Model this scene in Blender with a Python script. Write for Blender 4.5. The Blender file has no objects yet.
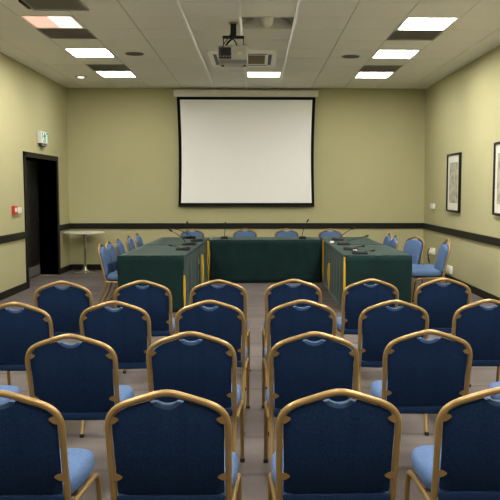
import bpy, bmesh, math, random
from mathutils import Vector, Matrix
random.seed(7)
C = bpy.context.scene.collection
S = bpy.context.scene

# ------------------------------------------------------------------ camera
cd = bpy.data.cameras.new('camera'); cam = bpy.data.objects.new('camera', cd); C.objects.link(cam)
cd.sensor_width = 36; cd.lens = 36 * 734 / 500; cd.clip_start = 0.05; cd.clip_end = 100
cd.shift_x = -0.0429
cam.location = (0, 0, 1.58)
cam.rotation_euler = (math.radians(90 - 4.75), 0, math.radians(-1.2))
S.camera = cam

# ------------------------------------------------------------------ world and exposure
w = bpy.data.worlds.new('world'); S.world = w; w.use_nodes = True
w.node_tree.nodes['Background'].inputs[0].default_value = (1, .95, .85, 1)
w.node_tree.nodes['Background'].inputs[1].default_value = 0.02
S.view_settings.view_transform = 'Standard'; S.view_settings.look = 'None'
S.view_settings.gamma = 1; S.view_settings.use_curve_mapping = False
S.view_settings.exposure = 0.2
LAMP = 34.0            # strength of the lit ceiling diffusers

# ------------------------------------------------------------------ room size
XL, XR, YB, YF, H = -3.645, 3.305, 14.4, -3.2, 3.52
GX = [XL, -3.30, -2.675, -2.05, -1.425, -0.80, -0.175, 0.45, 1.075, 1.70, 2.325, 2.95, XR]
GY = [YF] + [8.48 + 0.648 * k for k in range(-17, 10)]
GY = [g for g in GY if YF <= g < YB - .05] + [YB]
GY = sorted(set(round(g, 4) for g in GY))

# ------------------------------------------------------------------ materials
def mat(name, col, rough=.6, metal=0, noise=None, bump=None, sheen=0, spec=.5, emit=None, coat=0):
    m = bpy.data.materials.new(name); m.use_nodes = True
    nt = m.node_tree; b = nt.nodes['Principled BSDF']
    b.inputs['Base Color'].default_value = (*col, 1); b.inputs['Roughness'].default_value = rough
    b.inputs['Metallic'].default_value = metal; b.inputs['Specular IOR Level'].default_value = spec
    if sheen:
        b.inputs['Sheen Weight'].default_value = sheen; b.inputs['Sheen Roughness'].default_value = .4
        b.inputs['Sheen Tint'].default_value = (.8, 1, .95, 1)
    if coat: b.inputs['Coat Weight'].default_value = coat
    tc = nt.nodes.new('ShaderNodeTexCoord')
    if noise:                                   # (scale, amount) or (scale, amount, (sx,sy,sz))
        mp = nt.nodes.new('ShaderNodeMapping'); nt.links.new(tc.outputs['Object'], mp.inputs[0])
        if len(noise) > 2: mp.inputs['Scale'].default_value = noise[2]
        n = nt.nodes.new('ShaderNodeTexNoise'); n.inputs['Scale'].default_value = noise[0]; n.inputs['Detail'].default_value = 4
        nt.links.new(mp.outputs[0], n.inputs['Vector'])
        r = nt.nodes.new('ShaderNodeMapRange'); r.inputs['From Min'].default_value = .25; r.inputs['From Max'].default_value = .75
        r.inputs['To Min'].default_value = 1 - noise[1]; r.inputs['To Max'].default_value = 1 + noise[1]
        nt.links.new(n.outputs['Fac'], r.inputs['Value'])
        vm = nt.nodes.new('ShaderNodeVectorMath'); vm.operation = 'SCALE'; vm.inputs[0].default_value = col
        nt.links.new(r.outputs[0], vm.inputs['Scale']); nt.links.new(vm.outputs[0], b.inputs['Base Color'])
    if bump:
        n2 = nt.nodes.new('ShaderNodeTexNoise'); n2.inputs['Scale'].default_value = bump[0]; n2.inputs['Detail'].default_value = 3
        nt.links.new(tc.outputs['Object'], n2.inputs['Vector'])
        bp = nt.nodes.new('ShaderNodeBump'); bp.inputs['Strength'].default_value = bump[1]; bp.inputs['Distance'].default_value = .01
        nt.links.new(n2.outputs['Fac'], bp.inputs['Height']); nt.links.new(bp.outputs[0], b.inputs['Normal'])
    if emit:
        b.inputs['Emission Color'].default_value = (*emit[0], 1); b.inputs['Emission Strength'].default_value = emit[1]
    return m

M = {}
M['wall'] = mat('green_wall_paint', (.47, .45, .26), .85, noise=(1.2, .03), bump=(60, .05), spec=.2)
M['black_trim'] = mat('black_painted_wood', (.007, .006, .005), .5, spec=.25)
M['door'] = mat('dark_stained_door', (.006, .005, .005), .5, noise=(3, .2, (8, 8, 1)))
M['screen'] = mat('matt_white_screen', (.93, .93, .93), .9, spec=.1)
M['white_case'] = mat('cream_enamel', (.74, .72, .65), .5)
M['black_cloth'] = mat('black_border', (.006, .006, .006), .9, spec=.1)
M['gold'] = mat('gold_painted_steel', (.34, .22, .085), .36, metal=.5, noise=(9, .08))
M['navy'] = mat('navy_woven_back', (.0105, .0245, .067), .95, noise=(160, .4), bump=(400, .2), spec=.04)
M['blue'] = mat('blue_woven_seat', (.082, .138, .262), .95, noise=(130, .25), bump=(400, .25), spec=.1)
M['pan'] = mat('black_seat_board', (.008, .009, .012), .8)
M['green'] = mat('green_tablecloth', (.0045, .021, .0215), .8, noise=(5, .3), bump=(6, .25), sheen=.2, spec=.15)
M['goldcloth'] = mat('gold_satin', (.72, .47, .03), .45, noise=(8, .25, (1, 1, .2)))
M['white'] = mat('white_plastic', (.78, .77, .72), .4)
M['lam'] = mat('white_laminate', (.80, .78, .70), .35)
M['chrome'] = mat('chrome', (.7, .7, .7), .12, metal=1)
M['black'] = mat('black_plastic', (.008, .008, .009), .5, spec=.3)
M['grey'] = mat('grey_plastic', (.30, .29, .27), .5)
M['darkgrey'] = mat('dark_grey_louvre', (.14, .13, .12), .6)
M['louvre'] = mat('grey_louvre', (.42, .40, .37), .6)
M['mesh'] = mat('speaker_mesh', (.10, .09, .07), .7, noise=(300, .4))
M['red'] = mat('red_plastic', (.55, .03, .02), .4)
M['exitgreen'] = mat('exit_green', (.0, .26, .13), .5)
M['exitwhite'] = mat('exit_panel', (.75, .82, .78), .4, emit=((.75, .9, .82), .08))
M['mat'] = mat('picture_mount', (.72, .71, .66), .6)
M['yellow'] = mat('yellow_sticker', (.55, .5, .03), .5)
M['beige'] = mat('return_air_grille', (.22, .18, .10), .7)
M['tbar'] = mat('white_grid_bar', (.88, .88, .85), .28, metal=.6)
M['rim'] = mat('white_light_frame', (.8, .8, .76), .4)
M['lit'] = mat('lit_diffuser', (.9, .9, .9), .5, emit=((1, .955, .875), LAMP * 1.55))
M['litfar'] = mat('far_lit_diffuser', (.9, .9, .9), .5, emit=((1, .955, .875), LAMP * .68))
M['litwarm'] = mat('warm_lit_diffuser', (.3, .3, .25), .5, emit=((1, .86, .70), 1.6))
M['enamel'] = mat('bright_enamel', (.95, .95, .91), .45)
M['litcentre'] = mat('cream_lit_diffuser', (.9, .9, .85), .5, emit=((1, .93, .76), 3))
M['litpink'] = mat('pink_lit_diffuser', (.2, .1, .08), .5, emit=((1, .50, .38), 1.05))

def carpet():
    m = mat('taupe_carpet', (.20, .165, .145), .98, spec=.05)
    nt = m.node_tree; b = nt.nodes['Principled BSDF']
    tc = nt.nodes.new('ShaderNodeTexCoord')
    def N(scale, sc, det=5):
        mp = nt.nodes.new('ShaderNodeMapping'); mp.inputs['Scale'].default_value = sc
        nt.links.new(tc.outputs['Object'], mp.inputs[0])
        n = nt.nodes.new('ShaderNodeTexNoise'); n.inputs['Scale'].default_value = scale; n.inputs['Detail'].default_value = det
        nt.links.new(mp.outputs[0], n.inputs['Vector']); return n
    a = N(3, (.7, 1.6, 1)); c = N(180, (1, 1, 1), 2); d = N(1.1, (1, 1, 1), 3)
    add = nt.nodes.new('ShaderNodeMath'); add.operation = 'ADD'; nt.links.new(a.outputs[0], add.inputs[0]); nt.links.new(c.outputs[0], add.inputs[1])
    add2 = nt.nodes.new('ShaderNodeMath'); add2.operation = 'ADD'; nt.links.new(add.outputs[0], add2.inputs[0]); nt.links.new(d.outputs[0], add2.inputs[1])
    r = nt.nodes.new('ShaderNodeMapRange'); r.inputs['From Min'].default_value = 1.05; r.inputs['From Max'].default_value = 1.95
    r.inputs['To Min'].default_value = .68; r.inputs['To Max'].default_value = 1.32
    nt.links.new(add2.outputs[0], r.inputs['Value'])
    # thin dark wandering lines woven across the carpet
    wv = nt.nodes.new('ShaderNodeTexWave'); wv.bands_direction = 'Y'; wv.inputs['Scale'].default_value = .55
    wv.inputs['Distortion'].default_value = 3.5; wv.inputs['Detail'].default_value = 2; wv.inputs['Detail Scale'].default_value = .8
    nt.links.new(tc.outputs['Object'], wv.inputs['Vector'])
    r2 = nt.nodes.new('ShaderNodeMapRange'); r2.inputs['From Min'].default_value = 0; r2.inputs['From Max'].default_value = .035
    r2.inputs['To Min'].default_value = .72; r2.inputs['To Max'].default_value = 1
    nt.links.new(wv.outputs['Fac'], r2.inputs['Value'])
    mul = nt.nodes.new('ShaderNodeMath'); mul.operation = 'MULTIPLY'; nt.links.new(r.outputs[0], mul.inputs[0]); nt.links.new(r2.outputs[0], mul.inputs[1])
    vm = nt.nodes.new('ShaderNodeVectorMath'); vm.operation = 'SCALE'; vm.inputs[0].default_value = (.130, .112, .107)
    nt.links.new(mul.outputs[0], vm.inputs['Scale']); nt.links.new(vm.outputs[0], b.inputs['Base Color'])
    bp = nt.nodes.new('ShaderNodeBump'); bp.inputs['Strength'].default_value = .3; bp.inputs['Distance'].default_value = .01
    nt.links.new(c.outputs[0], bp.inputs['Height']); nt.links.new(bp.outputs[0], b.inputs['Normal'])
    return m
M['carpet'] = carpet()
M['ceiling'] = mat('ceiling_tile', (.85, .83, .79), .95, noise=(140, .05), bump=(200, .1), spec=.1)

def picture_mat():
    m = mat('antique_map_print', (.45, .43, .33), .7)
    nt = m.node_tree; b = nt.nodes['Principled BSDF']
    tc = nt.nodes.new('ShaderNodeTexCoord')
    n = nt.nodes.new('ShaderNodeTexNoise'); n.inputs['Scale'].default_value = 9; n.inputs['Detail'].default_value = 8
    nt.links.new(tc.outputs['Object'], n.inputs['Vector'])
    cr = nt.nodes.new('ShaderNodeValToRGB'); cr.color_ramp.elements[0].position = .35; cr.color_ramp.elements[0].color = (.24, .24, .18, 1)
    cr.color_ramp.elements[1].position = .62; cr.color_ramp.elements[1].color = (.50, .48, .36, 1)
    nt.links.new(n.outputs['Fac'], cr.inputs[0]); nt.links.new(cr.outputs[0], b.inputs['Base Color'])
    return m
M['map'] = picture_mat()

# ------------------------------------------------------------------ mesh helpers
def obj(name, bm, m, parent=None, smooth=True, loc=(0, 0, 0), rotz=0):
    me = bpy.data.meshes.new(name)
    bmesh.ops.recalc_face_normals(bm, faces=bm.faces)
    bm.to_mesh(me); bm.free()
    if smooth:
        me.polygons.foreach_set('use_smooth', [True] * len(me.polygons))
        try: me.set_sharp_from_angle(angle=math.radians(40))
        except Exception: pass
    if isinstance(m, (list, tuple)):
        for q in m: me.materials.append(M[q])
    else: me.materials.append(M[m])
    o = bpy.data.objects.new(name, me); C.objects.link(o)
    if parent: o.parent = parent
    o.location = loc; o.rotation_euler = (0, 0, rotz)
    return o

def box(bm, a, b, bev=0, mtx=None, mi=0):
    t = bmesh.new(); bmesh.ops.create_cube(t, size=1)
    for v in t.verts: v.co = Vector([(a[i] + b[i]) / 2 + v.co[i] * abs(b[i] - a[i]) for i in range(3)])
    if bev: bmesh.ops.bevel(t, geom=t.edges[:], offset=bev, segments=2, affect='EDGES', profile=.5)
    if mtx: bmesh.ops.transform(t, matrix=mtx, verts=t.verts)
    for f in t.faces: f.material_index = mi
    me = bpy.data.meshes.new('tmp'); t.to_mesh(me); t.free(); bm.from_mesh(me); bpy.data.meshes.remove(me)
    return bm

def BX(a, b, bev=0): return box(bmesh.new(), a, b, bev)

def spline(pts, n=8, closed=False):
    out = []; P = [Vector(p) for p in pts]; N = len(P)
    for i in range(N - 1):
        p0 = P[max(i - 1, 0)]; p1 = P[i]; p2 = P[i + 1]; p3 = P[min(i + 2, N - 1)]
        for k in range(n):
            t = k / n
            out.append(.5 * ((2 * p1) + (-p0 + p2) * t + (2 * p0 - 5 * p1 + 4 * p2 - p3) * t * t + (-p0 + 3 * p1 - 3 * p2 + p3) * t ** 3))
    out.append(P[-1]); return out

def tube(bm, pts, r, seg=12, flat=1.0):
    pts = [Vector(p) for p in pts]; rings = []
    up = None
    for i, p in enumerate(pts):
        t = (pts[min(i + 1, len(pts) - 1)] - pts[max(i - 1, 0)]).normalized()
        if up is None:
            a = Vector((0, 1, 0)) if abs(t.y) < .9 else Vector((1, 0, 0))
            up = (a - t * a.dot(t)).normalized()
        else: up = (up - t * up.dot(t)).normalized()
        sd = t.cross(up); rr = r[i] if isinstance(r, list) else r
        rings.append([bm.verts.new(p + sd * math.cos(2 * math.pi * k / seg) * rr + up * math.sin(2 * math.pi * k / seg) * rr * flat) for k in range(seg)])
    for a, b in zip(rings, rings[1:]):
        for k in range(seg): bm.faces.new((a[k], a[(k + 1) % seg], b[(k + 1) % seg], b[k]))
    bm.faces.new(rings[0][::-1]); bm.faces.new(rings[-1]); return bm

def lathe(bm, prof, seg=32, c=(0, 0)):
    rings = []
    for r, z in prof:
        rings.append([bm.verts.new((c[0] + r * math.cos(2 * math.pi * k / seg), c[1] + r * math.sin(2 * math.pi * k / seg), z)) for k in range(seg)])
    for a, b in zip(rings, rings[1:]):
        for k in range(seg): bm.faces.new((a[k], a[(k + 1) % seg], b[(k + 1) % seg], b[k]))
    bm.faces.new(rings[0][::-1]); bm.faces.new(rings[-1]); return bm

def pillow(bm, outline, prof, place):
    """outline: closed 2-D list (counter-clockwise); prof: [(inset, depth)]; place(u, v, depth) -> xyz"""
    n = len(outline); nor = []
    for i in range(n):
        a = outline[i - 1]; b = outline[(i + 1) % n]
        t = Vector((b[0] - a[0], b[1] - a[1])).normalized(); nor.append(Vector((-t.y, t.x)))
    rings = []
    for ins, d in prof:
        rings.append([bm.verts.new(place(outline[i][0] + nor[i].x * ins, outline[i][1] + nor[i].y * ins, d)) for i in range(n)])
    for a, b in zip(rings, rings[1:]):
        for k in range(n): bm.faces.new((a[k], a[(k + 1) % n], b[(k + 1) % n], b[k]))
    fs = [bm.faces.new(rings[0][::-1]), bm.faces.new(rings[-1])]
    bmesh.ops.triangulate(bm, faces=fs)
    return bm

def tag(o, label, cat, group=None):
    o['label'] = label; o['category'] = cat
    if group: o['group'] = group
    return o
def thing(name, label, cat, loc=(0, 0, 0), rotz=0, group=None):
    o = bpy.data.objects.new(name, None); C.objects.link(o); o.empty_display_size = .1
    o.location = loc; o.rotation_euler = (0, 0, rotz); return tag(o, label, cat, group)
def struct(name, bm, m, smooth=False):
    o = obj(name, bm, m, None, smooth); o['kind'] = 'structure'; return o
def dup(root, loc, rotz, label, group=None):
    def cp(o, par):
        c = o.copy(); C.objects.link(c); c.parent = par
        for ch in list(o.children): cp(ch, c)
        return c
    r = cp(root, None); r.location = loc; r.rotation_euler = (0, 0, rotz); r['label'] = label
    if group: r['group'] = group
    return r

# ------------------------------------------------------------------ room shell
struct('floor', BX((XL - .6, YF - .2, -.1), (XR + .2, YB + .2, 0)), 'carpet')
struct('wall_back', BX((XL - .5, YB, 0), (XR + .2, YB + .2, H + .3)), 'wall')
struct('wall_front', BX((XL - .5, YF - .2, 0), (XR + .2, YF, H + .3)), 'wall')
struct('wall_right', BX((XR, YF, 0), (XR + .2, YB, H + .3)), 'wall')
D0, D1, DH = 11.64, 13.62, 2.17          # outer edges of the door surround
fw = .085
wl = bmesh.new()
box(wl, (XL - .4, YF, 0), (XL, D0 + fw, H + .3)); box(wl, (XL - .4, D1 - fw, 0), (XL, YB, H + .3))
box(wl, (XL - .4, D0 + fw, DH - fw), (XL, D1 - fw, H + .3))
struct('wall_left', wl, 'wall')

# ceiling tiles, a cell left open where a fitting is recessed
lights = [(9, 8.48), (9, 10.424), (9, 12.368), (2, 8.48), (2, 10.424), (2, 12.368), (6, 12.368),
          (9, 6.536), (9, 4.592), (9, 2.648), (9, .704), (2, 6.536), (2, 4.592), (2, 2.648), (2, .704), (6, 4.592), (6, .704)]
vents = [(9, 9.128), (9, 11.72), (2, 9.128), (2, 11.72)]
unlit = [(6, 8.48)]
open_cells = set()
def gyi(y): return min(range(len(GY)), key=lambda i: abs(GY[i] - y))
for gx, y in lights + vents + unlit: open_cells.add((gx, gyi(y)))
ce = bmesh.new(); g = .005
for i in range(len(GX) - 1):
    for j in range(len(GY) - 1):
        if (i, j) in open_cells: continue
        box(ce, (GX[i] + g, GY[j] + g, H), (GX[i + 1] - g, GY[j + 1] - g, H + .02))
o = struct('ceiling', ce, 'ceiling')
struct('trim_1', BX((XL, YF, H + .22), (XR, YB, H + .24)), 'darkgrey')      # dark slab above the tiles
tb = bmesh.new()
for x in GX[1:-1]:
    box(tb, (x - .005, YF, H + .004), (x + .0035, YB, H + .02))
for y in GY[1:-1]:
    box(tb, (XL, y - .005, H + .002), (XR, y + .005, H + .0195))
struct('trim_2', tb, 'grey')                                                # recessed grid bars
for n, x in enumerate((-.80, -.175, .45)):                                   # three bright white bars
    struct('trim_%d' % (n + 3), BX((x - .015, YF, H - .016), (x + .015, YB, H)), 'tbar')

RZ0, RZ1, BH = .805, .915, .11
struct('trim_6', BX((XL, YB - .025, RZ0), (XR, YB, RZ1), .006), 'black_trim')
struct('trim_7', BX((XR - .025, YF, RZ0), (XR, YB - .025, RZ1), .006), 'black_trim')
struct('trim_8', BX((XL, YF, RZ0), (XL + .025, D0, RZ1), .006), 'black_trim')
struct('trim_9', BX((XL, D1, RZ0), (XL + .025, YB - .025, RZ1), .006), 'black_trim')
struct('baseboard_back', BX((XL, YB - .02, 0), (XR, YB, BH), .004), 'black_trim')
struct('baseboard_right', BX((XR - .02, YF, 0), (XR, YB - .02, BH), .004), 'black_trim')
bl = BX((XL, YF, 0), (XL + .02, D0, BH), .004); box(bl, (XL, D1, 0), (XL + .02, YB - .02, BH), .004)
struct('baseboard_left', bl, 'black_trim')

# door surround and two leaves
df = bmesh.new()
for a, b in (((XL - .38, D0, 0), (XL + .025, D0 + fw, DH)), ((XL - .38, D1 - fw, 0), (XL + .025, D1, DH)), ((XL - .38, D0, DH - fw), (XL + .025, D1, DH))):
    box(df, a, b, .006)
dr = struct('door_1', df, 'black_trim')
xd = XL - .33
ym = (D0 + D1) / 2
for k, (a, b) in enumerate(((D0 + fw, ym), (ym, D1 - fw))):
    lf = bmesh.new(); a += .004; b -= .004
    box(lf, (xd - .045, a, .01), (xd, b, DH - fw - .005), .003)
    for z0, z1 in ((.32, 1.0), (1.12, 1.98)):                               # raised mouldings
        for q in (((xd, a + .13, z0), (xd + .008, b - .13, z0 + .02)), ((xd, a + .13, z1 - .02), (xd + .008, b - .13, z1)),
                  ((xd, a + .13, z0), (xd + .008, a + .15, z1)), ((xd, b - .15, z0), (xd + .008, b - .13, z1))):
            box(lf, *q)
    l = obj('door_leaf', lf, 'door', dr, False)
    obj('kick_plate', BX((xd, a + .03, .03), (xd + .004, b - .03, .2)), 'darkgrey', l)
    yy = ym + (.09 if k else -.09)
    h = lathe(bmesh.new(), [(.026, 0), (.026, .008), (.01, .01), (.01, .04)], 16)
    bmesh.ops.transform(h, matrix=Matrix.Translation((xd, yy, 1.1)) @ Matrix.Rotation(math.pi / 2, 4, 'Y'), verts=h.verts)
    tube(h, [(xd + .04, yy, 1.1), (xd + .045, yy + (.1 if k else -.1), 1.1)], .009)
    obj('door_handle', h, 'chrome', l)
# ------------------------------------------------------------------ banquet chair
HB = [(.2125, .43), (.2135, .52), (.2145, .60), (.216, .68), (.2165, .715), (.2145, .745), (.204, .776), (.183, .800), (.150, .8185), (.11, .833), (.06, .8495), (.022, .8595), (0, .8615)]
def lean(h): return -.20 - (h - .45) * .235
def make_chair():
    t = thing('banquet_chair', 'x', 'chair')
    half = spline([Vector((x, z, 0)) for x, z in HB], 6)
    R = [(p.x, p.y) for p in half]
    full = R + [(-x, z) for x, z in R[-2::-1]]
    hoop = [Vector((x, lean(z), z)) for x, z in full]
    obj('back_frame', tube(bmesh.new(), hoop, .0125, 14), 'gold', t)
    # pad outline : hoop offset inward, hand hold scooped out of the top
    n = len(full)
    def pad(ins, rr, zc, zb):
        off = []
        for i in range(n):
            a = full[max(i - 1, 0)]; b = full[min(i + 1, n - 1)]
            tt = Vector((b[0] - a[0], b[1] - a[1])).normalized()
            q = (full[i][0] - tt.y * ins, full[i][1] + tt.x * ins)
            if q[1] > zb + .01: off.append(q)
        dense = []
        for a, b in zip(off, off[1:]):
            m = max(1, int((Vector(b) - Vector(a)).length / .008))
            for k in range(m): dense.append((a[0] + (b[0] - a[0]) * k / m, a[1] + (b[1] - a[1]) * k / m))
        dense.append(off[-1]); o2 = []
        for x, z in dense:
            if abs(x) < rr - .004: z = min(z, zc - math.sqrt(rr * rr - x * x))
            o2.append((x, z))
        x0 = o2[0][0]
        for k in range(0, 13):                                # bottom edge, rounded corners
            u = -x0 + 2 * x0 * k / 12
            o2.append((u * .985, zb + (.006 if k in (0, 12) else 0)))
        return o2
    pl = lambda u, v, d: (u, lean(v) + d, v)
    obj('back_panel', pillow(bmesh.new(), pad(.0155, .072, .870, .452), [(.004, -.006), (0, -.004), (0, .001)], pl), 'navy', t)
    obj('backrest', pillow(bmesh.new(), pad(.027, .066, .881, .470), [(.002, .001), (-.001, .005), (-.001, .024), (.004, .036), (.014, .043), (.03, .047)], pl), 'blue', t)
    # four gold lugs between hoop and panel
    for s in (-1, 1):
        for z, dz in ((.762, -.003), (.528, 0)):
            lg = bmesh.new(); ol = []
            for k in range(14):
                a = 2 * math.pi * k / 14; ca = math.cos(a)
                wv = .0115 * (1 + .55 * ca); ol.append((s * (.1925 - .0155 * -ca), z + wv * math.sin(a) + dz * (1 + ca)))
            if s > 0: ol = ol[::-1]
            pillow(lg, ol, [(.003, -.011), (0, -.009), (0, -.003)], pl)
            obj('bracket', lg, 'gold', t)
    # seat cushion
    ol = []
    for k in range(56):
        a = 2 * math.pi * k / 56; ca, sa = math.cos(a), math.sin(a)
        e = 2 / 5.2; x = .236 * math.copysign(abs(ca) ** e, ca); y = .02 + .222 * math.copysign(abs(sa) ** e, sa)
        if y < 0: x *= 1 - .10 * min(1, (-y) / .2)
        ol.append((x, y))
    st = pillow(bmesh.new(), ol, [(.012, .418), (.003, .424), (0, .440), (.001, .456), (.010, .474), (.030, .484), (.075, .489), (.14, .491)], lambda u, v, d: (u, v, d - (max(0, v - .17) * .12)))
    obj('seat', st, 'blue', t)
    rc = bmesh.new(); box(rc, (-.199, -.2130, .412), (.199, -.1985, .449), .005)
    obj('seat_rear_shade', rc, 'navy', t)  # added navy strip standing in for shade on the seat's rear edge
    ol2 = [(x * .94, .02 + (y - .02) * .94) for x, y in ol]
    obj('seat_board', pillow(bmesh.new(), ol2, [(.01, .402), (0, .405), (0, .419)], lambda u, v, d: (u, v, d)), 'pan', t)
    for s in (-1, 1):
        rear = spline([(s * .2125, lean(.43), .43), (s * .2125, -.192, .40), (s * .2125, -.20, .34), (s * .211, -.265, .17), (s * .209, -.345, .0)], 6)
        lg = obj('leg', tube(bmesh.new(), rear, .0115, 12), 'gold', t)
        obj('rubber_foot', lathe(bmesh.new(), [(.0145, 0), (.0145, .018), (.012, .022)], 12, (s * .209, -.342)), 'black', lg)
        fr = spline([(s * .222, -.185, .395), (s * .228, 0, .39), (s * .233, .13, .382), (s * .234, .180, .368), (s * .235, .205, .33), (s * .235, .22, .25), (s * .236, .245, 0)], 6)
        lg = obj('leg', tube(bmesh.new(), fr, .0115, 12), 'gold', t)
        obj('rubber_foot', lathe(bmesh.new(), [(.0145, 0), (.0145, .018), (.012, .022)], 12, (s * .236, .243)), 'black', lg)
    for y, z, x in ((-.04, .385, .224), (.12, .380, .231)):
        obj('stretcher', tube(bmesh.new(), [(-x, y, z), (x, y, z)], .010, 10), 'gold', t)
    return t

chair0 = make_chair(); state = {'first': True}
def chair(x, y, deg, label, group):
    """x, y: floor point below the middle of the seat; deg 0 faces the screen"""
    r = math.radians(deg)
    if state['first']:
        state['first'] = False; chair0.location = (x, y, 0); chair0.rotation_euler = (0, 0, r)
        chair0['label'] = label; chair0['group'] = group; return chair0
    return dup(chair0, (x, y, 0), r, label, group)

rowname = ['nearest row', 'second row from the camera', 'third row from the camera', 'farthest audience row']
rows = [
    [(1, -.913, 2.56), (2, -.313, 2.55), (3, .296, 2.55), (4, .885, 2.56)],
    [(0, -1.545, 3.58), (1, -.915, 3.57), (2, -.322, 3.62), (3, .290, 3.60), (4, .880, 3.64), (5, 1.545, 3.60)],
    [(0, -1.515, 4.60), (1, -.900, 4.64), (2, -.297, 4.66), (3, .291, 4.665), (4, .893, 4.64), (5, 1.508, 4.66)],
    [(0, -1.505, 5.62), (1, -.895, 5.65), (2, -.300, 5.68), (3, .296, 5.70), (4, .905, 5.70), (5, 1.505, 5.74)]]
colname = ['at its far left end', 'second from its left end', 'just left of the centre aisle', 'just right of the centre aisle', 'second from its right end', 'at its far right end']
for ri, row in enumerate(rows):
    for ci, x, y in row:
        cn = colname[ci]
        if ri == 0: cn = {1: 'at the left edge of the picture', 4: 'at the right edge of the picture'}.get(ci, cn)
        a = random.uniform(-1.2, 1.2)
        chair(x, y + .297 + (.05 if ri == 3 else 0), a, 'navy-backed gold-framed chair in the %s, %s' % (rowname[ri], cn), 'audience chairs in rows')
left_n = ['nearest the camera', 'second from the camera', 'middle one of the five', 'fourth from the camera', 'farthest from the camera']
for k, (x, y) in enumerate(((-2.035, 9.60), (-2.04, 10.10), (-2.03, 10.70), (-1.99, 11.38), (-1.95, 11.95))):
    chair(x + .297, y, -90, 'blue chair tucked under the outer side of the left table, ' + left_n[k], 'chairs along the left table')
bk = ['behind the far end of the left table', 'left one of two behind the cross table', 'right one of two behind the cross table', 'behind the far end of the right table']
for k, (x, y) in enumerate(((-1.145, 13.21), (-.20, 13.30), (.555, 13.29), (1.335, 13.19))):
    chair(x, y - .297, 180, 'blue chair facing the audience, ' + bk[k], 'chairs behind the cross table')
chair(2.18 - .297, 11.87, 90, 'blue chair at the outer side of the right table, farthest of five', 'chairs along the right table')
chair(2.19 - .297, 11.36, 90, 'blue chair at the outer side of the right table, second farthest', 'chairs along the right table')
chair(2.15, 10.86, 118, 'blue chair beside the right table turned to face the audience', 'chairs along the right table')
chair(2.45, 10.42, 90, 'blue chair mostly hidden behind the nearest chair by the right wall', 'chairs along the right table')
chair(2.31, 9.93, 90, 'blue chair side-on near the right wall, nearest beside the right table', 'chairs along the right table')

# ------------------------------------------------------------------ draped tables
TH = .727
def skirt(bm, p0, p1, z0, amp, waves, seed, out, s0=0, s1=0, flare=.02):
    """hanging panel from p0 to p1; s0/s1 how far its ends draw in at the hem"""
    r = random.Random(seed); L = (Vector(p1) - Vector(p0)).length; nx = max(8, int(L * 26)); nz = 10
    ph = [r.uniform(0, 6.28) for _ in range(3)]; fr = [waves * r.uniform(.7, 1.3) for _ in range(3)]
    d = (Vector(p1) - Vector(p0)).normalized(); o = Vector(out); rows = []
    for j in range(nz + 1):
        v = j / nz; z = TH + (z0 - TH) * v; row = []
        for i in range(nx + 1):
            u = i / nx; a = s0 * v + (L - (s0 + s1) * v) * u
            wv = sum(math.sin(a * f * 6.28 + q) for f, q in zip(fr, ph)) / 3
            q = Vector(p0) + d * a + o * (amp * wv * min(1, v * 2.2) + flare * v)
            row.append(bm.verts.new((q.x, q.y, z)))
        rows.append(row)
    for a, b in zip(rows, rows[1:]):
        for i in range(nx): bm.faces.new((a[i], a[i + 1], b[i + 1], b[i]))

def bunch(bm, x, y, z0, z1, w, seed):
    r = random.Random(seed); rings = []; n = 20; seg = 22
    for j in range(n + 1):
        v = j / n; z = z1 + (z0 - z1) * v
        rad = w * (.25 + .75 * math.sin(math.pi * min(1, .12 + v * .95)) ** .8)
        rings.append([bm.verts.new((x + math.cos(a) * rad * (1 + .25 * math.sin(5 * a + 2 * v)), y + math.sin(a) * rad * 1.6 * (1 + .25 * math.sin(5 * a + 2 * v)), z))
                      for a in [2 * math.pi * k / seg for k in range(seg)]])
    for a, b in zip(rings, rings[1:]):
        for k in range(seg): bm.faces.new((a[k], a[(k + 1) % seg], b[(k + 1) % seg], b[k]))
    bm.faces.new(rings[0][::-1]); bm.faces.new(rings[-1])

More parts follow.
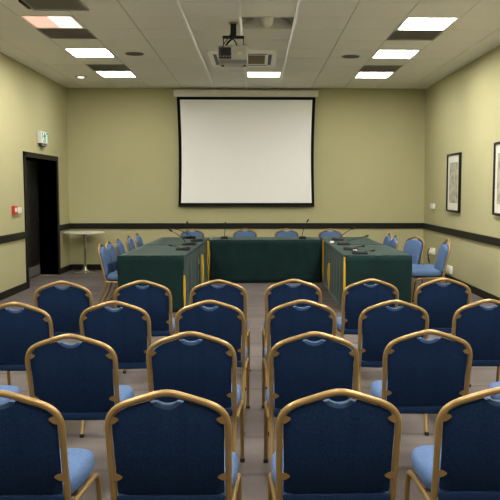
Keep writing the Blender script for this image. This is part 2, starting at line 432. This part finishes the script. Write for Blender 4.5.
def table(x0, y0, x1, y1, lbl, drops, seed, gathers=(), split=None, turn=0, piv=(0, 0)):
    """drops: hem height of (near -y, far +y, left -x, right +x) panels, None for no panel"""
    t = thing('trestle_table', lbl[0], 'table', ((x0 + x1) / 2, (y0 + y1) / 2, 0), 0, 'draped conference tables')
    cx, cy = (x0 + x1) / 2, (y0 + y1) / 2; hx, hy = (x1 - x0) / 2 - .015, (y1 - y0) / 2 - .015
    obj('tabletop', BX((-hx, -hy, TH - .03), (hx, hy, TH - .006), .004), 'lam', t)
    long_y = hy > hx
    for sx in (-1, 1):
        for sy in (-1, 1):
            px, py = (sx * (hx * .22), sy * (hy - .14)) if long_y else (sx * (hx - .14), sy * (hy * .22))
            obj('leg', tube(bmesh.new(), [(px, py, 0), (px, py, TH - .03)], .013, 10), 'grey', t)
    cl = thing('tablecloth', lbl[1], 'tablecloth', (0, 0, 0), 0, 'dark green tablecloths')
    bm = bmesh.new(); nx, ny = 10, 14; e = .004; vs = []
    for j in range(ny + 1):
        vs.append([bm.verts.new((x0 + (x1 - x0) * i / nx, y0 + (y1 - y0) * j / ny, TH + .0015 * math.sin(i * 2.1 + j * 1.3 + seed))) for i in range(nx + 1)])
    for a, b in zip(vs, vs[1:]):
        for i in range(nx): bm.faces.new((a[i], a[i + 1], b[i + 1], b[i]))
    sp = split or {}
    n, f, l, r = drops
    if n is not None: skirt(bm, (x0, y0, 0), (x1, y0, 0), n, .005, 2.2, seed, (0, -1, 0), sp.get('n0', 0), sp.get('n1', 0), .006)
    if f is not None: skirt(bm, (x0, y1, 0), (x1, y1, 0), f, .005, 2.2, seed + 1, (0, 1, 0), 0, 0, .004)
    if l is not None: skirt(bm, (x0, y0, 0), (x0, y1, 0), l, sp.get('amp', .016) if l < .2 else .004, 2.6, seed + 2, (-1, 0, 0), sp.get('l0', 0), sp.get('l1', 0), .012 if l < .2 else .004)
    if r is not None: skirt(bm, (x1, y0, 0), (x1, y1, 0), r, sp.get('amp', .016) if r < .2 else .004, 2.6, seed + 3, (1, 0, 0), sp.get('r0', 0), sp.get('r1', 0), .012 if r < .2 else .004)
    bmesh.ops.remove_doubles(bm, verts=bm.verts, dist=.0008)
    co = obj('cover', bm, 'green', cl)
    sm = co.modifiers.new('thickness', 'SOLIDIFY'); sm.thickness = .003; sm.offset = 1
    for k, (gx, gy, z0, z1, w_) in enumerate(gathers):
        b2 = bmesh.new(); bunch(b2, gx, gy, z0, z1, w_, seed + k)
        q = obj('gold_gather', b2, 'goldcloth', cl); q['label'] = 'gold underlay cloth showing at the join'
    if turn:
        rm = Matrix.Rotation(turn, 2)
        for o_ in (t, cl):
            q = rm @ Vector((o_.location.x - piv[0], o_.location.y - piv[1]))
            o_.location = (q.x + piv[0], q.y + piv[1], 0); o_.rotation_euler = (0, 0, turn)
    return cl

LX0, LX1, RX0, RX1 = -1.768, -.925, 1.125, 1.99
LT = dict(turn=-.030, piv=(-.925, 9.33))
YN, YM, YE = 9.33, 11.13, 12.98
table(LX0, YN, LX1, YM - .004, ('trestle table hidden under green cloth, near half of the left side', 'dark green cloth on the near half of the left side table'),
      (.012, None, .50, .012), 11, [(LX1 + .008, YN + .006, .01, .48, .013)], {'n1': .02, 'r0': .05, 'r1': .03, 'amp': .011}, **LT)
table(LX0, YM + .004, LX1, YE, ('trestle table hidden under green cloth, far half of the left side', 'dark green cloth on the far half of the left side table'),
      (None, .50, .50, .012), 23, [(LX1 + .035, 12.245, .02, .715, .020), (LX1 + .014, 11.45, .02, .56, .024)], {'amp': .011}, **LT)
table(RX0, YN - .02, RX1, YM - .004, ('trestle table hidden under green cloth, near half of the right side', 'dark green cloth on the near half of the right side table'),
      (.012, None, .012, .50), 37, [(RX0 + .004, YN - .022, .01, .715, .014), (RX0 - .012, YM - .085, .02, .46, .030)], {'n0': .01, 'l0': .04, 'l1': .05, 'amp': .011})
table(RX0 + .01, YM + .004, RX1 - .04, YE, ('trestle table hidden under green cloth, far half of the right side', 'dark green cloth on the far half of the right side table'),
      (None, .50, .012, .50), 41, [(RX0 - .004, 12.22, .02, .72, .012)], {'amp': .011})
table(LX1 + .155, 12.28, RX0 - .03, 13.0, ('trestle table hidden under green cloth, crossing below the projection screen', 'dark green cloth on the cross table below the projection screen'),
      (.012, .50, None, None), 53)

# microphones
def mic(x, y, ang, head, label):
    """ang: heading of the base; head: (lateral, forward, height) of the capsule relative to base, in base frame"""
    t = thing('gooseneck_microphone', label, 'microphone', (x, y, TH + .0045), ang, 'table microphones')
    bm = bmesh.new(); ol = [(-.06, -.10), (.06, -.10), (.066, .04), (.05, .10), (-.05, .10), (-.066, .04)]
    pillow(bm, ol, [(.004, 0), (0, .005), (.004, .022), (.014, .032)], lambda u, v, d: (u, v, d * (1.2 - v * 3.5)))
    obj('base', bm, 'black', t)
    hx, hy, hz = head
    pts = spline([(0, .05, .03), (hx * .12, .05 + (hy - .05) * .12, .03 + (hz - .03) * .3), (hx * .5, .05 + (hy - .05) * .5, .03 + (hz - .03) * .66), (hx, hy, hz)], 6)
    obj('gooseneck', tube(bmesh.new(), pts, .0058, 8), 'black', t)
    d = (Vector(pts[-1]) - Vector(pts[-3])).normalized(); p = Vector(pts[-1])
    obj('capsule', tube(bmesh.new(), [p - d * .012, p, p + d * .02, p + d * .04, p + d * .048], [.006, .013, .015, .013, .005], 12), 'black', t)
    return t
A90 = math.pi / 2
mic(-1.02, 10.22, A90, (.03, .16, .06), 'black microphone folded low, nearest of those on the left table')
mic(-1.02, 11.12, A90, (.02, .26, .215), 'black long-neck microphone at the middle of the left table')
mic(-.965, 11.95, A90, (.02, .32, .20), 'black long-neck microphone towards the far end of the left table')
mic(-1.15, 12.62, A90 * .6, (.02, .06, .25), 'black microphone with upright neck at the far left table corner')
mic(1.35, 12.12, -A90, (0, .24, .19), 'black long-neck microphone farthest away on the right table')
mic(1.33, 11.14, -A90, (0, .34, .13), 'black long-neck microphone leaning outward on the right table')
mic(1.32, 10.20, -A90, (-.02, .16, .05), 'black microphone folded low on the right table, second nearest')
mic(1.36, 9.56, -A90, (.01, .15, .045), 'black microphone folded low at the near end of the right table')
mic(-.54, 12.55, 0, (.01, .06, .24), 'black microphone on the left part of the cross table')
mic(.79, 12.53, 0, (.09, .08, .29), 'black microphone on the right part of the cross table')
for x, y, a, lb in ((1.34, 9.90, .3, 'small folded white card between two microphones on the right table'), (1.20, 11.55, -.4, 'small folded white card near the inner edge of the right table')):
    b = bmesh.new(); v = [b.verts.new(p) for p in ((-.03, -.02, 0), (.03, -.02, 0), (.03, 0, .03), (-.03, 0, .03), (.03, .02, 0), (-.03, .02, 0))]
    b.faces.new(v[:4]); b.faces.new((v[3], v[2], v[4], v[5]))
    q = obj('folded_card', b, 'white', None, False, (x, y, TH + .0048), a); tag(q, lb, 'card')
    sm = q.modifiers.new('thickness', 'SOLIDIFY'); sm.thickness = .001

# ------------------------------------------------------------------ round table
t = thing('round_table', 'small round white-topped table on a chrome pedestal in the far left corner', 'table', (-3.25, 13.95, 0))
obj('tabletop', lathe(bmesh.new(), [(.30, .742), (.375, .746), (.382, .754), (.382, .766), (.376, .772)], 48), 'lam', t)
obj('pedestal', lathe(bmesh.new(), [(.06, .02), (.045, .05), (.03, .12), (.026, .16), (.026, .70), (.10, .742)], 24), 'chrome', t)
obj('base', lathe(bmesh.new(), [(.215, 0), (.215, .008), (.19, .016), (.10, .024), (.065, .034), (.05, .06)], 40), 'chrome', t)

# ------------------------------------------------------------------ projection screen
t = thing('projection_screen', 'large pull-down white projection screen with black border on the back wall', 'projection screen', (-.185, YB, 0))
obj('case', BX((-1.39, -.14, 3.345), (1.385, -.002, 3.47), .012), 'white_case', t)
bow = lambda v: .022 * math.sin(math.pi * v) * -1
bd = bmesh.new(); Z0, Z1 = 1.25, 3.345; hw = 1.335; n = 24; b_ = .062
L = []
def sheet(bm, y, hw0, hw1, z0, z1, th):
    ra = []
    for j in range(n + 1):
        v = j / n; z = z1 + (z0 - z1) * v; hwv = hw0 + (hw1 - hw0) * v + bow(v)
        ra.append([bm.verts.new(p) for p in ((-hwv, y, z), (hwv, y, z), (hwv, y + th, z), (-hwv, y + th, z))])
    for a, c in zip(ra, ra[1:]):
        for k in range(4): bm.faces.new((a[k], a[(k + 1) % 4], c[(k + 1) % 4], c[k]))
    bm.faces.new(ra[0]); bm.faces.new(ra[-1][::-1])
sheet(bd, -.080, hw, hw - .012, Z0, Z1, .002); obj('border', bd, 'black_cloth', t)
ws = bmesh.new(); sheet(ws, -.0815, hw - b_, hw - .012 - b_ + .008, Z0 + .06, Z1 - .055, .001); obj('screen_fabric', ws, 'screen', t)
obj('bottom_bar', tube(bmesh.new(), [(-hw + .012, -.079, Z0), (hw - .012, -.079, Z0)], .014, 12), 'black', t)

# ------------------------------------------------------------------ pictures, signs, sockets
def picture(y0, y1, z0, z1, label):
    t = thing('framed_picture', label, 'picture', (XR, (y0 + y1) / 2, z0), 0, 'framed pictures on the right wall')
    h = (y1 - y0) / 2; z = z1 - z0; f = .03; d = .045
    bm = bmesh.new()
    for a, b in (((-d, -h, 0), (-.001, h, f)), ((-d, -h, z - f), (-.001, h, z)), ((-d, -h, f), (-.001, -h + f, z - f)), ((-d, h - f, f), (-.001, h, z - f))):
        box(bm, a, b, .003)
    obj('frame', bm, 'black_trim', t)
    obj('mount', BX((-.022, -h + f, f), (-.015, h - f, z - f)), 'mat', t)
    obj('print', BX((-.024, -h + f + .10, f + .12), (-.022, h - f - .10, z - f - .12)), 'map', t)
picture(11.80, 12.57, 1.20, 2.17, 'black-framed map print hanging farther along the right wall')
picture(9.33, 10.09, 1.225, 2.215, 'black-framed print on the right wall cut off by the picture edge')

def wallbox(name, lab, cat, x, side, y0, y1, z0, z1, d):
    t = thing(name, lab, cat, (x, (y0 + y1) / 2, z0)); h = (y1 - y0) / 2
    a, b = (0.0005, d) if side > 0 else (-d, -.0005)
    obj('housing', BX((a, -h, 0), (b, h, z1 - z0), .005), 'white', t); return t
t = wallbox('wall_switch', 'small white switch box on the right wall near the far corner', 'switch', XR, -1, 13.50, 13.68, 1.215, 1.31, .05)
obj('rocker', BX((-.054, -.03, .03), (-.049, .03, .065), .002), 'white', t)
t = wallbox('wall_socket', 'white socket box with a plugged-in cable low on the right wall', 'socket', XR, -1, 13.42, 13.60, .37, .49, .06)
obj('plug', BX((-.095, -.04, .02), (-.058, .02, .08), .008), 'white', t)
obj('cable', tube(bmesh.new(), spline([(-.08, -.01, .03), (-.12, -.02, -.06), (-.10, -.05, -.16), (-.08, .06, -.10), (-.10, .12, .02), (-.06, .12, .10)], 6), .008, 8), 'black', t)
t = wallbox('wall_socket', 'white socket on the right wall beside the nearest side-on chair', 'socket', XR, -1, 12.22, 12.50, .15, .28, .04)
obj('face_plate', BX((-.044, -.11, .02), (-.039, .11, .11), .002), 'white', t)
t = wallbox('door_entry_switch', 'white wall box beside the red call point left of the door', 'switch', XL, 1, 11.22, 11.42, 1.205, 1.30, .035)
obj('button', BX((.034, -.05, .035), (.038, .05, .08), .002), 'white', t)
t = thing('fire_call_point', 'red fire alarm call point on the left wall near the door', 'fire alarm', (XL, 11.12, 1.195))
obj('housing', BX((.0005, -.09, 0), (.04, .09, .135), .008), 'red', t)
obj('glass_panel', BX((.039, -.05, .04), (.042, .05, .10), .001), 'white', t)

t = thing('exit_sign', 'white box exit sign with green running figure above the dark door', 'exit sign', (XL, 12.62, 2.30))
obj('housing', BX((.0005, -.205, .045), (.075, .205, .245), .006), 'white', t)
fc = obj('sign_face', BX((.0745, -.195, .055), (.0775, .195, .235)), 'exitwhite', t)
pg = bmesh.new(); X0, X1 = .0776, .0800
def fp(*pts):                                     # flat pictogram shape in the (y, z) plane
    a = [pg.verts.new((X1, y, z)) for y, z in pts]; b = [pg.verts.new((X0, y, z)) for y, z in pts]
    pg.faces.new(a); pg.faces.new(b[::-1])
    for i in range(len(a)): pg.faces.new((a[i], a[(i + 1) % len(a)], b[(i + 1) % len(a)], b[i]))
fp(*[(-.035 + .017 * math.cos(k * .6283), .215 + .014 * math.sin(k * .6283)) for k in range(10)])      # head
fp((-.005, .205), (-.07, .195), (-.055, .12), (.005, .13))                                              # torso
fp((-.02, .198), (.05, .18), (.048, .165), (-.01, .17)); fp((-.055, .19), (-.11, .165), (-.10, .15), (-.05, .168))
fp((-.045, .13), (-.015, .13), (-.06, .085), (-.13, .09), (-.13, .075), (-.05, .066))
fp((-.03, .13), (-.005, .135), (.04, .105), (.03, .062), (.01, .062), (.015, .10))
fp((.06, .23), (.18, .23), (.18, .06), (.145, .06), (.145, .205), (.06, .205))                     # doorway
fp((-.175, .22), (-.12, .22), (-.12, .20), (-.155, .20), (-.155, .12), (-.175, .12))
obj('pictogram', pg, 'exitgreen', fc, False)
obj('lamp_cover', BX((.012, -.12, 0), (.065, .12, .046), .006), 'darkgrey', t)

# ------------------------------------------------------------------ ceiling fittings
def troffer(gx, y, panes=('lit',), label='', i=0):
    x0, x1 = GX[gx], GX[gx + 1]; y1 = y + .648; cx, cy = (x0 + x1) / 2, (y + y1) / 2
    t = thing('ceiling_light', label, 'ceiling light', (cx, cy, H), 0, 'recessed ceiling lights')
    hx, hy = (x1 - x0) / 2 - .002, .322; f = .022
    bm = bmesh.new()
    for a, b in (((-hx, -hy, -.005), (hx, -hy + f, .06)), ((-hx, hy - f, -.005), (hx, hy, .06)), ((-hx, -hy + f, -.005), (-hx + f + .012, hy - f, .06)), ((hx - f - .012, -hy + f, -.005), (hx, hy - f, .06))):
        box(bm, a, b)
    box(bm, (-hx, -hy, .06), (hx, hy, .07))
    obj('frame', bm, 'rim', t, False)
    k = len(panes); wx = 2 * (hx - f - .012) / k; xx = -hx + f + .012
    for j, p in enumerate(panes):
        q = obj('diffuser', BX((xx + wx * j + .002, -hy + f, .006), (xx + wx * (j + 1) - .002, hy - f, .010)), p, t, False)
        if p == 'litpink': q['label'] = 'pinkish half of the diffuser'
    return t
dn = {8.48: 'nearest of three in view', 10.424: 'middle of three in view', 12.368: 'farthest of three in view'}
for gx, y in lights:
    side = {9: 'right', 2: 'left', 6: 'centre'}[gx]
    if gx == 6 and y > 12: lb = 'lit square ceiling panel in front of the projection screen'
    elif y in dn: lb = 'bright square ceiling panel in the %s column, %s' % (side, dn[y])
    else: lb = 'bright ceiling panel in the %s column above the chairs, %s' % (side, {6.536: 'farthest one overhead', 4.592: 'over the third row', 2.648: 'over the nearest row', .704: 'nearest one overhead'}[y])
    panes = ('litcentre', 'litcentre') if gx == 6 and y > 12 else ('litfar', 'litfar') if y > 12 else ('litpink', 'litwarm') if (gx == 2 and y == 8.48) else ('lit', 'lit')
    if gx == 2 and y == 8.48: lb = 'dim ceiling panel half pink, nearest in the left column'
    troffer(gx, y, panes, lb)

def vent(x0, y0, x1, y1, label, rec=True, n=14):
    t = thing('ceiling_vent', label, 'vent', ((x0 + x1) / 2, (y0 + y1) / 2, H), 0, 'dark ceiling vents')
    hx, hy = (x1 - x0) / 2 - .004, (y1 - y0) / 2 - .004; z = .004 if rec else -.014
    bm = bmesh.new(); f = .014
    for a, b in (((-hx, -hy, z - .004), (hx, -hy + f, z + .010)), ((-hx, hy - f, z - .004), (hx, hy, z + .010)), ((-hx, -hy + f, z - .004), (-hx + f, hy - f, z + .010)), ((hx - f, -hy + f, z - .004), (hx, hy - f, z + .010))):
        box(bm, a, b)
    box(bm, (-hx, -hy, z + .010), (hx, hy, z + .012 if rec else z + .0135))
    obj('frame', bm, 'louvre', t, False)
    bm = bmesh.new()
    for k in range(n):
        y = -hy + f + (2 * (hy - f)) * (k + .5) / n
        box(bm, (-hx + f, -.016, -.001), (hx - f, .016, .001), 0, Matrix.Translation((0, y, z + .005)) @ Matrix.Rotation(.18, 4, 'X'))
    obj('louvre', bm, 'louvre', t, False)
    return t
vl = ['dark grey vent behind the nearest panel in the right light column', 'dark grey vent before the farthest panel in the right light column',
      'dark grey vent behind the half pink panel on the left', 'dark grey vent before the farthest panel in the left light column']
for (gx, y), lb in zip(vents, vl): vent(GX[gx], y, GX[gx + 1], y + .648, lb)
t = vent(-2.40, 7.35, -1.80, 8.19, 'large dark grey ceiling vent cut off at the top left', False, 18)
obj('loose_bracket', BX((-.33, -.02, -.03), (-.295, .30, -.004), .004), 'black', t)

# unlit fitting with curved reflectors
gx, y = unlit[0]; cx, cy = (GX[gx] + GX[gx + 1]) / 2, y + .324
t = thing('unlit_ceiling_fitting', 'unlit recessed fitting with a curved centre tube in front of the projector', 'ceiling light', (cx, cy, H))
hx, hy = .316, .320
bm = bmesh.new()
for a, b in (((-hx, -hy, -.002), (hx, -hy + .015, .13)), ((-hx, hy - .015, -.002), (hx, hy, .13)), ((-hx, -hy, -.002), (-hx + .015, hy, .13)), ((hx - .015, -hy, -.002), (hx, hy, .13)), ((-hx, -hy, .13), (hx, hy, .14))):
    box(bm, a, b)
obj('housing', bm, 'white_case', t, False)
ct = bmesh.new(); pr = [(.085 * math.cos(a), .012 + .10 - .10 * math.sin(a)) for a in [math.pi * k / 16 for k in range(17)]]
va = [ct.verts.new((x, -hy + .016, z)) for x, z in pr]; vb = [ct.verts.new((x, hy - .016, z)) for x, z in pr]
for k in range(16): ct.faces.new((va[k], va[k + 1], vb[k + 1], vb[k]))
ct.faces.new(va); ct.faces.new(vb[::-1]); obj('lamp_cover', ct, 'white_case', t)
for s in (-1, 1):
    rf = bmesh.new(); q = [(s * (.298 - .13 * (1 - math.cos(a))), .008 + .115 * math.sin(a)) for a in [math.pi / 2 * k / 8 for k in range(9)]]
    va = [rf.verts.new((x, -hy + .016, z)) for x, z in q]; vb = [rf.verts.new((x, hy - .016, z)) for x, z in q]
    for k in range(8): rf.faces.new((va[k], va[k + 1], vb[k + 1], vb[k]))
    r_ = obj('reflector', rf, 'grey', t); sm = r_.modifiers.new('thickness', 'SOLIDIFY'); sm.thickness = .002

# air conditioning cassette
t = thing('air_conditioning_unit', 'cream ceiling air conditioning cassette with dark slots behind the projector', 'air conditioner', (-.19, 11.10, H))
hx, hy = .495, .60; bm = bmesh.new(); z0 = -.030
def ring(bm, ax, ay, bx, by, z0, z1):
    box(bm, (-ax, -ay, z0), (ax, -by, z1)); box(bm, (-ax, by, z0), (ax, ay, z1)); box(bm, (-ax, -by, z0), (-bx, by, z1)); box(bm, (bx, -by, z0), (ax, by, z1))
ring(bm, hx, hy, hx - .075, hy - .10, z0, -.0005); ring(bm, hx - .125, hy - .17, hx - .17, hy - .22, z0, -.0005)
obj('panel', bm, 'enamel', t, False)
bm = bmesh.new(); ring(bm, hx - .075, hy - .10, hx - .125, hy - .17, z0 - .001, -.0008); obj('air_slot', bm, 'black', t, False)
bm = bmesh.new(); box(bm, (-hx + .17, -hy + .22, -.022), (hx - .17, hy - .22, -.0008))
for k in range(12):
    y = -hy + .25 + k * .064; box(bm, (-hx + .18, y, -.027), (hx - .18, y + .02, -.022))
obj('grille', bm, 'beige', t, False)
for sx in (-1, 1):
    for sy in (-1, 1): obj('corner_clip', BX((sx * (hx - .10) - .05, sy * (hy - .135) - .04, z0 - .002), (sx * (hx - .10) + .05, sy * (hy - .135) + .04, z0 + .02), .01), 'white_case', t)

# projector on its mount
t = thing('projector', 'grey ceiling-mounted video projector with yellow sticker on a black pole', 'projector', (-.262, 8.78, H))
obj('ceiling_plate', lathe(bmesh.new(), [(.055, -.018), (.055, -.004), (.05, -.0085)][:2], 24), 'grey', t)
obj('pole', BX((-.034, -.03, -.16), (.034, .03, -.015), .004), 'black', t)
bm = bmesh.new(); box(bm, (-.125, -.026, -.185), (.125, .026, -.155), .003)
for s in (-1, 1): box(bm, (s * .115 - .006, -.01, -.345), (s * .115 + .006, .01, -.17), .002)
tube(bm, [(.01, -.03, -.17), (-.06, -.06, -.24), (-.13, -.10, -.345)], .012); tube(bm, [(-.02, -.03, -.17), (.03, -.05, -.24), (.06, -.09, -.345)], .008)
obj('mount_arm', bm, 'black', t)
bd = obj('body', BX((-.175, -.22, -.470), (.17, .25, -.300), .022), 'grey', t)
obj('rear_panel', BX((-.16, -.224, -.455), (-.02, -.218, -.325), .002), 'black', bd)
for k in range(4): obj('port', BX((-.15 + k * .033, -.229, -.435), (-.13 + k * .033, -.223, -.42)), 'darkgrey', bd)
obj('sticker', BX((.055, -.2225, -.405), (.105, -.2195, -.375)), 'yellow', bd)
ln = lathe(bmesh.new(), [(.045, 0), (.045, .03), (.036, .034)], 24)
bmesh.ops.transform(ln, matrix=Matrix.Translation((.09, .225, -.405)) @ Matrix.Rotation(-math.pi / 2, 4, 'X'), verts=ln.verts)
obj('lens', ln, 'black', bd)
for s in (-1, 1): obj('foot', lathe(bmesh.new(), [(.016, -.488), (.016, -.474)], 16, (s * .13, .12)), 'black', bd)
obj('cable', tube(bmesh.new(), spline([(-.10, -.228, -.41), (-.13, -.27, -.39), (-.10, -.20, -.28), (-.03, -.04, -.14), (-.02, -.03, -.01)], 6), .006, 8), 'black', t)

# speakers and detector
for x, y, lb in ((-1.742, 10.78, 'round dark ceiling speaker left of the projector'), (1.392, 10.93, 'round dark ceiling speaker right of the projector')):
    t = thing('ceiling_speaker', lb, 'speaker', (x, y, H), 0, 'ceiling speakers')
    obj('grille', lathe(bmesh.new(), [(.118, -.010), (.122, -.006), (.122, -.0005)], 36), 'mesh', t)
    bm = bmesh.new(); tube(bm, [(.13 * math.cos(a), .13 * math.sin(a), -.005) for a in [2 * math.pi * k / 36 for k in range(37)]], .006, 8); obj('rim', bm, 'grey', t)
t = thing('ceiling_spotlight', 'small round recessed spotlight near the far left ceiling corner', 'spotlight', (-3.02, 12.95, H))
obj('rim', lathe(bmesh.new(), [(.085, -.012), (.10, -.006), (.10, -.0005)], 32), 'grey', t)
obj('lamp', lathe(bmesh.new(), [(.035, -.030), (.055, -.022), (.06, -.0125)], 24), 'litwarm', t)
